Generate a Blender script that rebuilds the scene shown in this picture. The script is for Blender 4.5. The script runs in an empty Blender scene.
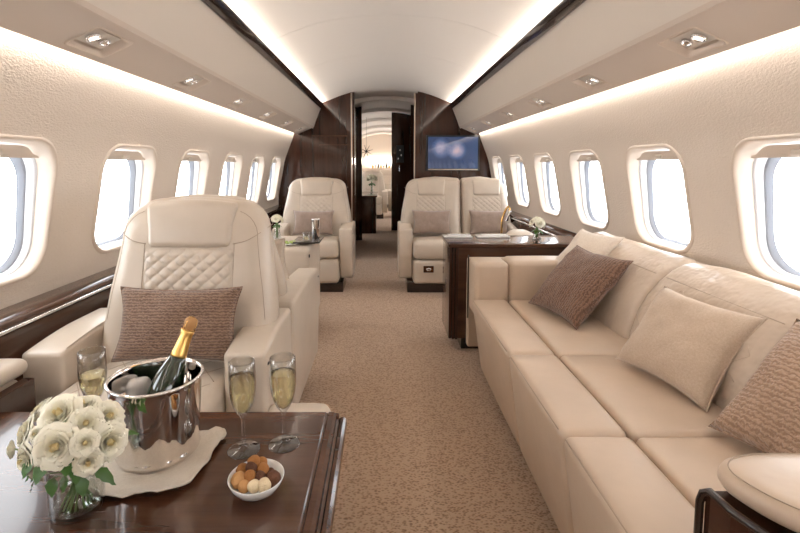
import bpy, math, random
from mathutils import Vector, Matrix, noise
C = bpy.context.scene.collection
PI = math.pi
sc = bpy.context.scene

# ------------------------------------------------------------------ materials
def mat(name, col=(.8, .8, .8), rough=.5, metal=0, **k):
    m = bpy.data.materials.new(name); m.use_nodes = True
    b = m.node_tree.nodes['Principled BSDF']
    b.inputs['Base Color'].default_value = (*col, 1)
    b.inputs['Roughness'].default_value = rough
    b.inputs['Metallic'].default_value = metal
    for a, v in k.items():
        b.inputs[a.replace('_', ' ')].default_value = v
    return m
def nd(m, t, **k):
    n = m.node_tree.nodes.new(t)
    for a, v in k.items(): setattr(n, a, v)
    return n
def lk(m, a, b): m.node_tree.links.new(a, b)
def coords(m, scale=(1, 1, 1), rot=(0, 0, 0)):
    tc = nd(m, 'ShaderNodeTexCoord'); mp = nd(m, 'ShaderNodeMapping')
    mp.inputs['Scale'].default_value = scale; mp.inputs['Rotation'].default_value = rot
    lk(m, tc.outputs['Object'], mp.inputs['Vector']); return mp.outputs['Vector']
def ramp(m, fac, stops):
    r = nd(m, 'ShaderNodeValToRGB'); e = r.color_ramp.elements
    while len(e) < len(stops): e.new(.5)
    for i, (p, c) in enumerate(stops): e[i].position = p; e[i].color = (*c, 1)
    lk(m, fac, r.inputs['Fac']); return r.outputs['Color']
def bump(m, h, strength, dist, prev=None):
    b = nd(m, 'ShaderNodeBump'); b.inputs['Strength'].default_value = strength; b.inputs['Distance'].default_value = dist
    lk(m, h, b.inputs['Height'])
    if prev: lk(m, prev, b.inputs['Normal'])
    lk(m, b.outputs['Normal'], m.node_tree.nodes['Principled BSDF'].inputs['Normal'])
    return b.outputs['Normal']
def noi(m, vec, scale, detail=4, rough=.6):
    n = nd(m, 'ShaderNodeTexNoise'); n.inputs['Scale'].default_value = scale
    n.inputs['Detail'].default_value = detail; n.inputs['Roughness'].default_value = rough
    lk(m, vec, n.inputs['Vector']); return n.outputs['Fac']
def leather(name, col, rough=.42, wr=.25):
    m = mat(name, col, rough)
    v = coords(m)
    c2 = tuple(x * .93 for x in col)
    lk(m, ramp(m, noi(m, v, 6, 3), [(.35, c2), (.65, col)]), m.node_tree.nodes['Principled BSDF'].inputs['Base Color'])
    n = bump(m, noi(m, v, 9, 3), wr, .01)
    bump(m, noi(m, v, 700, 2), .15, .0008, n)
    return m
def wood(name, ca, cb, scale, rough=.12, coat=.4):
    m = mat(name, ca, rough, Specular_IOR_Level=.35, Coat_Weight=coat, Coat_Roughness=.04)
    v = coords(m, scale)
    n1 = noi(m, v, 1.0, 6, .65)
    lk(m, ramp(m, n1, [(.3, ca), (.5, tuple((a + b) / 2 for a, b in zip(ca, cb))), (.7, cb)]), m.node_tree.nodes['Principled BSDF'].inputs['Base Color'])
    return m
def fabric(name, col, col2, freq, rough=.8, axis='X', sheen=.3, bstr=.6, band=True):
    m = mat(name, col, rough, Sheen_Weight=sheen)
    v = coords(m)
    if band:
        w = nd(m, 'ShaderNodeTexWave', wave_type='BANDS', bands_direction=axis)
        w.inputs['Scale'].default_value = freq; w.inputs['Distortion'].default_value = 5.5; w.inputs['Detail'].default_value = 2
        w.inputs['Detail Scale'].default_value = 4.0
        lk(m, v, w.inputs['Vector']); h = w.outputs['Fac']
    else:
        h = noi(m, v, freq, 3)
    n2 = noi(m, v, 160, 3)
    mx = nd(m, 'ShaderNodeMath', operation='MULTIPLY'); lk(m, h, mx.inputs[0]); lk(m, n2, mx.inputs[1])
    lk(m, ramp(m, mx.outputs[0], [(.05, col2), (.42, col)]), m.node_tree.nodes['Principled BSDF'].inputs['Base Color'])
    bump(m, mx.outputs[0], bstr, .004)
    return m
def emit(name, col, st):
    m = mat(name, (0, 0, 0), .5); b = m.node_tree.nodes['Principled BSDF']
    b.inputs['Emission Color'].default_value = (*col, 1); b.inputs['Emission Strength'].default_value = st; return m
def glass(name, col=(1, 1, 1), ior=1.45, rough=0):
    return mat(name, col, rough, Transmission_Weight=1.0, IOR=ior)

M = {}
M['leather'] = leather('cream leather', (.63, .54, .445), .31)
M['leather2'] = leather('sand leather', (.60, .465, .35), .34)
M['sofa_back'] = leather('soft sand leather', (.60, .48, .375), .30, 1.6)
M['stitch'] = mat('stitching', (.42, .33, .25), .7)
M['wall'] = mat('embossed wall covering', (.69, .60, .515), .62)
v = coords(M['wall'], (1, 1, 2.2)); bump(M['wall'], noi(M['wall'], v, 85, 2), .55, .005)
M['bin'] = mat('satin bin shell', (.66, .59, .515), .42)
M['psu'] = mat('underside shell', (.60, .505, .425), .45)
M['ceil'] = mat('ceiling panel', (.79, .735, .675), .6)
M['bezel'] = mat('window bezel', (.66, .56, .47), .4)
M['reveal'] = mat('white reveal', (.74, .74, .76), .35)
M['gasket'] = mat('grey gasket', (.36, .39, .45), .4)
W_A, W_B = (.022, .0075, .004), (.055, .019, .0105)
M['wood_v'] = wood('walnut upright grain', W_A, W_B, (16, 16, .9))
M['wood_x'] = wood('walnut cross grain', (.036, .0125, .0065), (.095, .038, .019), (1.2, 18, 18), .16, .3)
M['wood_y'] = wood('walnut long grain', (.045, .018, .010), (.11, .05, .028), (18, 1.2, 18), .2, .4)
M['dark'] = mat('dark trim', (.020, .010, .007), .25, Coat_Weight=.5)
M['black'] = mat('black', (.01, .01, .01), .4)
M['chrome'] = mat('chrome', (.86, .86, .87), .06, 1)
M['steel'] = mat('polished steel', (.80, .76, .73), .055, 1)
M['brass'] = mat('brass', (.75, .48, .18), .15, 1)
M['brushed'] = mat('satin metal', (.62, .52, .42), .3, 1)
M['glass'] = glass('clear glass')
M['water'] = glass('water', (1, 1, 1), 1.33)
M['wine'] = glass('champagne', (1.0, .94, .66), 1.12)
M['white'] = mat('white porcelain', (.85, .85, .84), .12, Coat_Weight=.5)
M['cloth'] = fabric('linen', (.66, .58, .48), (.56, .48, .39), 300, .85, band=False, bstr=.3)
M['brown_cord'] = fabric('brown ribbed fabric', (.32, .20, .135), (.15, .085, .055), 36, axis='Z', bstr=.8)
M['brown_cord2'] = fabric('brown ribbed fabric fine', (.25, .132, .08), (.12, .06, .034), 30, axis='X', bstr=1.0)
M['tan_cord'] = fabric('tan ribbed fabric', (.47, .31, .21), (.31, .19, .12), 26, axis='Z', bstr=.9)
M['taupe'] = fabric('taupe velvet', (.36, .27, .22), (.27, .195, .155), 40, bstr=.35, band=False, sheen=.5)
M['beige_f'] = fabric('beige woven fabric', (.60, .47, .355), (.48, .36, .26), 420, bstr=.4, band=False)
M['cream_f'] = fabric('cream textured fabric', (.78, .68, .57), (.64, .53, .43), 120, bstr=.8, band=False)
m = M['carpet'] = mat('woven carpet', (.3, .22, .16), .95, Sheen_Weight=.2)
v = coords(m, (1, 1.5, 1)); vo = nd(m, 'ShaderNodeTexVoronoi'); vo.inputs['Scale'].default_value = 95; lk(m, v, vo.inputs['Vector'])
n1 = noi(m, v, 75, 4, .7)
mx = nd(m, 'ShaderNodeMath', operation='ADD'); lk(m, vo.outputs['Distance'], mx.inputs[0])
n9 = noi(m, coords(m, (30, 90, 1)), 1.0, 3, .7); lk(m, n9, mx.inputs[1])
lk(m, ramp(m, mx.outputs[0], [(.4, (.18, .11, .068)), (.85, (.36, .235, .152)), (1.25, (.53, .38, .27))]), m.node_tree.nodes['Principled BSDF'].inputs['Base Color'])
bump(m, mx.outputs[0], .6, .004)
m = M['petal'] = mat('rose petal', (.91, .875, .72), .55, Subsurface_Weight=.0)
m.node_tree.nodes['Principled BSDF'].inputs['Subsurface Radius'].default_value = (.01, .008, .004)
m = M['petal_in'] = mat('rose heart', (.84, .72, .42), .55)
M['leaf'] = mat('leaf', (.055, .14, .025), .4)
M['stem'] = mat('stem', (.10, .20, .05), .45)
M['led'] = emit('warm led', (1, .92, .84), 37)
M['led_far'] = emit('warm led far', (1, .85, .68), 6)
M['led_low'] = emit('warm led low', (1, .91, .82), 12.5)
M['lamp'] = emit('reading lamp', (1, .90, .78), 1.6)
M['far_glow'] = emit('lit niche', (1, .9, .78), 9)
def thin_glass(name, tint, base, k):
    m = bpy.data.materials.new(name); m.use_nodes = True
    nt = m.node_tree; nt.nodes.remove(nt.nodes['Principled BSDF'])
    tr = nd(m, 'ShaderNodeBsdfTransparent'); tr.inputs[0].default_value = (*tint, 1); gl = nd(m, 'ShaderNodeBsdfGlossy'); gl.inputs['Roughness'].default_value = .02
    lw = nd(m, 'ShaderNodeLayerWeight'); lw.inputs['Blend'].default_value = .5
    pw = nd(m, 'ShaderNodeMath', operation='POWER'); lk(m, lw.outputs['Facing'], pw.inputs[0]); pw.inputs[1].default_value = 2.2 if k > .4 else 3.0
    ma = nd(m, 'ShaderNodeMath', operation='MULTIPLY_ADD'); lk(m, pw.outputs[0], ma.inputs[0]); ma.inputs[1].default_value = k; ma.inputs[2].default_value = base
    ms = nd(m, 'ShaderNodeMixShader'); lk(m, ma.outputs[0], ms.inputs[0]); lk(m, tr.outputs[0], ms.inputs[1]); lk(m, gl.outputs[0], ms.inputs[2]); lk(m, ms.outputs[0], nt.nodes['Material Output'].inputs['Surface'])
    return m
M['pane'] = thin_glass('window pane', (1, 1, 1), .02, .25)
M['glass'] = thin_glass('clear thin glass', (.975, .98, .975), .09, .85)
M['water'] = thin_glass('water', (.96, .98, .96), .03, .5)
# dusk picture on the monitor
m = M['screen'] = mat('monitor picture', (.0, .0, .0), .08, Coat_Weight=1.0)
v = coords(m); n1 = noi(m, v, 7, 5)
sx = nd(m, 'ShaderNodeSeparateXYZ'); lk(m, v, sx.inputs[0])
def blob(cx, cz, r):
    vm = nd(m, 'ShaderNodeVectorMath', operation='DISTANCE'); lk(m, v, vm.inputs[0]); vm.inputs[1].default_value = (cx, 0, cz)
    mr = nd(m, 'ShaderNodeMapRange'); lk(m, vm.outputs['Value'], mr.inputs[0]); mr.inputs[1].default_value = r; mr.inputs[2].default_value = 0; return mr.outputs[0]
a = nd(m, 'ShaderNodeMath', operation='ADD'); lk(m, blob(-.14, .05, .13), a.inputs[0]); lk(m, blob(.04, .03, .12), a.inputs[1])
b2 = nd(m, 'ShaderNodeMath', operation='MULTIPLY'); lk(m, a.outputs[0], b2.inputs[0]); lk(m, n1, b2.inputs[1])
lin = nd(m, 'ShaderNodeMath', operation='MULTIPLY_ADD'); lk(m, sx.outputs['X'], lin.inputs[0]); lin.inputs[1].default_value = .22; lk(m, b2.outputs[0], lin.inputs[2])
col = ramp(m, lin.outputs[0], [(0, (.02, .05, .13)), (.12, (.07, .12, .25)), (.3, (.32, .30, .42)), (.5, (.75, .50, .48))])
bs = m.node_tree.nodes['Principled BSDF']; lk(m, col, bs.inputs['Emission Color']); bs.inputs['Emission Strength'].default_value = .62

# ------------------------------------------------------------------ mesh helpers
def link(o, parent=None):
    C.objects.link(o)
    if parent: o.parent = parent
    return o
def tag(o, label=None, cat=None, group=None, kind=None):
    if label: o['label'] = label
    if cat: o['category'] = cat
    if group: o['group'] = group
    if kind: o['kind'] = kind
    return o
def thing(name, label, cat, loc=(0, 0, 0), rz=0, group=None):
    o = bpy.data.objects.new(name, None); o.empty_display_size = .05; link(o); o.location = loc; o.rotation_euler = (0, 0, rz)
    return tag(o, label, cat, group)
def interp(tab, x):
    if x <= tab[0][0]: return tab[0][1]
    for (a, b), (c, d) in zip(tab, tab[1:]):
        if x <= c: return b + (d - b) * (x - a) / (c - a)
    return tab[-1][1]
class MB:
    def __init__(s): s.v = []; s.f = []
    def add(s, vs, fs, mtx=None):
        o = len(s.v)
        s.v += [tuple(mtx @ Vector(p)) if mtx else tuple(p) for p in vs]
        s.f += [tuple(i + o for i in f) for f in fs]; return s
    def build(s, name, m, parent=None, smooth=True, loc=None, label=None):
        me = bpy.data.meshes.new(name); me.from_pydata(s.v, [], s.f); me.update()
        me.materials.append(M[m] if isinstance(m, str) else m)
        if smooth: me.polygons.foreach_set('use_smooth', [True] * len(me.polygons))
        o = bpy.data.objects.new(name, me)
        if loc: o.location = loc
        if label: o['label'] = label
        return link(o, parent)
    def box(s, x0, x1, y0, y1, z0, z1, b=0):
        return s.rbox((x0 + x1) / 2, (y0 + y1) / 2, (z0 + z1) / 2, abs(x1 - x0), abs(y1 - y0), abs(z1 - z0), b if b else .0015, 1, 1)
    def rbox(s, cx, cy, cz, sx, sy, sz, r=.02, n=3, m=6, puff=(0, 0, 0), fn=None, mtx=None):
        r = min(r, sx / 2 * .999, sy / 2 * .999, sz / 2 * .999)
        half = (sx / 2, sy / 2, sz / 2); ax = []
        for h in half:
            arc = [r * math.tan((1 - k / n) * PI / 4) for k in range(n + 1)]
            l = [-(h - r) - a for a in arc[:-1]]
            l += [-(h - r) + 2 * (h - r) * k / m for k in range(m + 1)]
            l += [(h - r) + a for a in arc[:-1][::-1]]; ax.append(l)
        idx = {}; vs = []; fs = []
        def vert(q):
            key = tuple(round(c, 7) for c in q)
            if key in idx: return idx[key]
            inn = [max(-(h - r), min(h - r, c)) for c, h in zip(q, half)]
            d = Vector([a - b for a, b in zip(q, inn)]); L = d.length or 1
            p = [i + r * dd / L for i, dd in zip(inn, d)]
            u = [max(-1, min(1, p[i] / half[i])) for i in range(3)]
            for i in range(3):
                if puff[i]:
                    a, b = (i + 1) % 3, (i + 2) % 3
                    p[i] += math.copysign(1, u[i]) * puff[i] * (1 - u[a] ** 2) * (1 - u[b] ** 2) * min(1, abs(u[i]) * 1.2)
            p = Vector(p)
            if fn: p = Vector(fn(p.x, p.y, p.z))
            p = p + Vector((cx, cy, cz)) if not mtx else mtx @ p + Vector((cx, cy, cz))
            idx[key] = len(vs); vs.append(p); return idx[key]
        for i in range(3):
            a, b = (i + 1) % 3, (i + 2) % 3
            for sg in (-1, 1):
                for j in range(len(ax[a]) - 1):
                    for k in range(len(ax[b]) - 1):
                        q = []
                        for (jj, kk) in ((j, k), (j + 1, k), (j + 1, k + 1), (j, k + 1)):
                            t = [0, 0, 0]; t[i] = sg * half[i]; t[a] = ax[a][jj]; t[b] = ax[b][kk]; q.append(vert(t))
                        fs.append(tuple(q if sg > 0 else q[::-1]))
        return s.add(vs, fs)
    def tube(s, pts, r, n=8, closed=False, rf=None):
        pts = [Vector(p) for p in pts]; N = len(pts); vs = []; fs = []
        up = Vector((0, 0, 1)); prev = None
        for i, p in enumerate(pts):
            if closed: t = pts[(i + 1) % N] - pts[i - 1]
            else: t = pts[min(i + 1, N - 1)] - pts[max(i - 1, 0)]
            t.normalize()
            if prev is None:
                a = t.cross(up)
                if a.length < .05: a = t.cross(Vector((1, 0, 0)))
            else: a = prev - t * prev.dot(t)
            a.normalize(); prev = a; b = t.cross(a); rr = rf(i / (N - 1)) * r if rf else r
            for k in range(n):
                c, d = math.cos(2 * PI * k / n), math.sin(2 * PI * k / n); vs.append(p + a * c * rr + b * d * rr)
        for i in range(N if closed else N - 1):
            for k in range(n):
                j = (i + 1) % N; fs.append((i * n + k, i * n + (k + 1) % n, j * n + (k + 1) % n, j * n + k))
        if not closed:
            fs.append(tuple(range(n))[::-1]); fs.append(tuple((N - 1) * n + k for k in range(n)))
        return s.add(vs, fs)
    def lathe(s, prof, n=32, mtx=None, sx=1, sy=1, closed=False):
        vs = []; fs = []; P = len(prof)
        for r, z in prof:
            for k in range(n): vs.append((r * sx * math.cos(2 * PI * k / n), r * sy * math.sin(2 * PI * k / n), z))
        for i in range(P if closed else P - 1):
            for k in range(n):
                j = (i + 1) % P; fs.append((i * n + k, i * n + (k + 1) % n, j * n + (k + 1) % n, j * n + k))
        if not closed:
            fs.append(tuple(range(n))[::-1]); fs.append(tuple((P - 1) * n + k for k in range(n)))
        return s.add(vs, fs, mtx)
    def sweep_y(s, prof, ys, closed=False, cap=True):
        vs = []; fs = []; P = len(prof)
        for y in ys:
            for x, z in prof: vs.append((x, y, z))
        for i in range(len(ys) - 1):
            for k in range(P if closed else P - 1):
                l = (k + 1) % P; fs.append((i * P + k, i * P + l, (i + 1) * P + l, (i + 1) * P + k))
        if closed and cap:
            fs.append(tuple(range(P))[::-1]); fs.append(tuple((len(ys) - 1) * P + k for k in range(P)))
        return s.add(vs, fs)
    def plate(s, outline, layers, fn=None, cen=None):
        # outline: list of (x,z); layers: list of (scale inset, y)
        N = len(outline); cx = sum(p[0] for p in outline) / N; cz = sum(p[1] for p in outline) / N
        if cen: cx, cz = cen
        vs = []; fs = []
        for ins, y in layers:
            for x, z in outline:
                d = math.hypot(x - cx, z - cz); k = max(0, 1 - ins / d); p = (cx + (x - cx) * k, y, cz + (z - cz) * k)
                vs.append(fn(*p) if fn else p)
        for i in range(len(layers) - 1):
            for k in range(N): fs.append((i * N + k, i * N + (k + 1) % N, (i + 1) * N + (k + 1) % N, (i + 1) * N + k))
        for li, rev in ((0, True), (len(layers) - 1, False)):
            p = (cx, layers[li][1], cz); vs.append(fn(*p) if fn else p); c = len(vs) - 1
            for k in range(N):
                t = (li * N + k, li * N + (k + 1) % N, c); fs.append(t[::-1] if rev else t)
        return s.add(vs, fs)
def rrect(hy, hz, r, n=8):
    pts = []
    for cy, cz, a0 in ((hy - r, hz - r, 0), (-hy + r, hz - r, 90), (-hy + r, -hz + r, 180), (hy - r, -hz + r, 270)):
        for k in range(n + 1):
            a = math.radians(a0 + 90 * k / n); pts.append((cy + r * math.cos(a), cz + r * math.sin(a)))
    return pts

def ring_pair(hole, hy, hz0, hz1):
    # matching points on the hole outline and on the surrounding rectangle, corners included
    N = len(hole); out = []
    for a, b in hole:
        t = min(hy / abs(a) if abs(a) > 1e-6 else 9e9, (hz1 / b if b > 0 else hz0 / b) if abs(b) > 1e-6 else 9e9); out.append((math.atan2(b, a), (a, b), (a * t, b * t)))
    for c in ((hy, hz1), (-hy, hz1), (-hy, hz0), (hy, hz0)):
        d = polyray(hole, c[0], c[1]); L = math.hypot(*c); out.append((math.atan2(c[1], c[0]), (c[0] * d / L, c[1] * d / L), c))
    out.sort(); return [o[1] for o in out], [o[2] for o in out]
def polyray(poly, dx, dz, cx=0, cz=0):
    L = math.hypot(dx, dz); dx /= L; dz /= L; best = None
    for i in range(len(poly)):
        x0, z0 = poly[i - 1][0] - cx, poly[i - 1][1] - cz; ex, ez = poly[i][0] - cx - x0, poly[i][1] - cz - z0
        den = dx * ez - dz * ex
        if abs(den) < 1e-12: continue
        t = (x0 * ez - z0 * ex) / den; u = (x0 * dz - z0 * dx) / den
        if t > 0 and -1e-9 <= u <= 1 + 1e-9 and (best is None or t > best): best = t
    return best
# ------------------------------------------------------------------ cabin shell
CX, H = .04, 1.08
WP = [(-1.10, 1.0), (-.8, 1.15), (-.6, 1.215), (-.45, 1.235), (-.3, 1.222), (-.15, 1.195), (0, 1.165), (.09, 1.14), (.2, 1.095), (.3, 1.058), (.345, 1.036)]
def hw(z):   # half width of the cabin at height z (smoothed)
    return sum(interp(WP, z - H + d) for d in (-.05, -.025, 0, .025, .05)) / 5
Y0, Y1, PITCH = -1.60, 13.2, .71
WY = [1.40 + PITCH * k for k in range(-4, 17)]
ZA, ZB, ZC = .66, 1.215, .935   # window band
WHY, WHZ, WR = .220, .224, .105
def wall(side):
    mb = MB(); S = 1 if side == 'right' else -1
    f = lambda y, z: (CX + S * hw(z), y, z)
    def strip(y0, y1, z0, z1, nz):
        vs = [f(y, z0 + (z1 - z0) * k / nz) for k in range(nz + 1) for y in (y0, y1)]
        mb.add(vs, [(2 * k, 2 * k + 1, 2 * k + 3, 2 * k + 2) for k in range(nz)])
    ya = WY[0] - PITCH / 2; yb = WY[-1] + PITCH / 2
    strip(ya, yb, 0, ZA, 14); strip(ya, yb, ZB, H + .37, 6)
    for yc in WY:
        hole, rect = ring_pair(rrect(WHY, WHZ, WR, 8), PITCH / 2, ZA - ZC, ZB - ZC); N = len(hole)
        vs = []; K = 5
        for k in range(K + 1):
            for p, q in zip(hole, rect):
                t = k / K; vs.append(f(yc + p[0] + (q[0] - p[0]) * t, ZC + p[1] + (q[1] - p[1]) * t))
        mb.add(vs, [(k * N + i, k * N + (i + 1) % N, (k + 1) * N + (i + 1) % N, (k + 1) * N + i) for k in range(K) for i in range(N)])
    o = mb.build('wall_' + side, 'wall')
    tag(o, 'cream embossed cabin side wall on the %s with rounded window openings' % side, 'wall', kind='structure')
wall('left'); wall('right')
NEAR = ['behind the camera end of the cabin, rearmost', 'behind the camera end, third', 'behind the camera end, second', 'beside the camera, just out of frame', 'nearest the camera at the picture edge', 'second from the picture edge', 'third from the picture edge', 'fourth from the picture edge', 'fifth from the picture edge', 'last before the wooden bulkhead']
def window(i, side, yc, label):
    S = 1 if side == 'right' else -1
    N = len(rrect(WHY, WHZ, WR, 8))
    root = bpy.data.objects.new('window_%d' % i, None); link(root); root.location = (CX + S * hw(ZC), yc, ZC)
    tag(root, label, 'window', kind='structure')
    x0 = hw(ZC)
    def ringset(seq, caplast=False):
        vs = []
        for iy, iz, dep, rr in seq:
            for (a, b) in rrect(WHY - iy, WHZ - iz, max(.02, rr), 8):
                x = (hw(ZC + b) - x0) * max(0, 1 - max(0, dep) / .16) + dep
                vs.append((S * x, a, b))
        fs = [(k * N + i, k * N + (i + 1) % N, (k + 1) * N + (i + 1) % N, (k + 1) * N + i) for k in range(len(seq) - 1) for i in range(N)]
        if caplast: fs.append(tuple((len(seq) - 1) * N + i for i in range(N)))
        return MB().add(vs, fs)
    ringset([(-.011, -.011, .002, WR + .01), (-.009, -.009, -.006, WR + .01), (0, 0, -.008, WR), (.005, .005, -.004, WR), (.008, .008, .005, WR), (.012, .010, .020, WR), (.016, .012, .040, WR)]).build('window_frame', 'bezel', root)
    ringset([(.016, .012, .040, WR), (.022, .015, .042, WR), (.024, .016, .052, WR), (.027, .018, .066, WR)]).build('reveal', 'reveal', root)
    ringset([(.027, .018, .066, WR), (.033, .022, .068, .11), (.036, .025, .084, .11), (.040, .028, .086, .11)]).build('gasket', 'gasket', root)
    ringset([(.036, .025, .080, .11)], True).build('pane', 'pane', root)
    # shade parked at the head of the opening, with its pull
    vs = []; fs = []; K = 14
    hy = WHY - .034
    top = lambda y: max(WHZ - .050, WHZ - .017 - (0 if abs(y) < hy - .09 else .09 * (1 - math.sqrt(max(0, 1 - ((abs(y) - hy + .09) / .09) ** 2)))))
    for k in range(K + 1):
        y = -hy + 2 * hy * k / K
        zt = top(y); zb = WHZ - .056
        xx = lambda z: (hw(ZC + z) - x0) * .9 + .034
        vs += [(S * xx(zt), y, zt), (S * xx(zb), y, zb), (S * (xx(zb) + .010), y, zb)]
    for k in range(K):
        a = 3 * k; fs += [(a, a + 3, a + 4, a + 1), (a + 1, a + 4, a + 5, a + 2)]
    sh = MB().add(vs, fs).build('shade', 'bezel', root)
    xh = (hw(ZC + .18) - x0) * .9 + .030
    MB().rbox(S * xh, 0, .182, .010, .05, .018, .005, 2, 2).build('shade_pull', 'bin', sh)
wi = 0
for side in ('left', 'right'):
    for k, yc in enumerate(WY):
        if k in (0, 1): pass
        wi += 1
        where = NEAR[k] if k < 10 else 'beyond the wooden bulkhead, %s' % ['in the passage', 'in the passage by the door panel', 'in the far cabin by the cabinet', 'in the far cabin', 'in the far cabin, further on', 'in the far cabin by the far seats', 'in the far cabin behind the seats', 'in the far cabin, near its end', 'in the far cabin, next to last', 'in the far cabin, beside the end wall', 'at the very end'][k - 10]
        window(wi, side, yc, 'rounded cabin window in the %s wall, %s' % (side, where))

# floor, ends
o = MB().add([(CX - .99, Y0, 0), (CX + .99, Y0, 0), (CX + .99, Y1, 0), (CX - .99, Y1, 0)], [(0, 1, 2, 3)]).build('floor', 'carpet')
tag(o, 'taupe woven carpet running down the cabin', 'floor', kind='structure')
ARCH = [(0, .852), (.14, .848), (.28, .832), (.40, .808), (.50, .778), (.58, .748), (.65, .718), (.72, .694), (.80, .678)]
def arch(sub=1): return [(-x, z) for x, z in ARCH[::-1]] + ARCH[1:]
mc = M['ceil']
vv = coords(mc); sp = nd(mc, 'ShaderNodeSeparateXYZ'); lk(mc, vv, sp.inputs[0])
pp = nd(mc, 'ShaderNodeMath', operation='PINGPONG'); lk(mc, sp.outputs['Y'], pp.inputs[0]); pp.inputs[1].default_value = .46
mr = nd(mc, 'ShaderNodeMapRange'); lk(mc, pp.outputs[0], mr.inputs[0]); mr.inputs[1].default_value = 0; mr.inputs[2].default_value = .004
bump(mc, mr.outputs[0], 1.0, .006)
o = MB().sweep_y([(CX + x, H + z) for x, z in arch()], [Y0, 0, 2, 4, 6.0]).build('ceiling', 'ceil')
tag(o, 'white vaulted ceiling panel glowing at both edges', 'ceiling', kind='structure')
o = MB().sweep_y([(CX + x, H + z) for x, z in arch()], [6.0, 9, Y1]).build('ceiling', 'ceil')
tag(o, 'vaulted ceiling of the passage and far cabin', 'ceiling', kind='structure')
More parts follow.
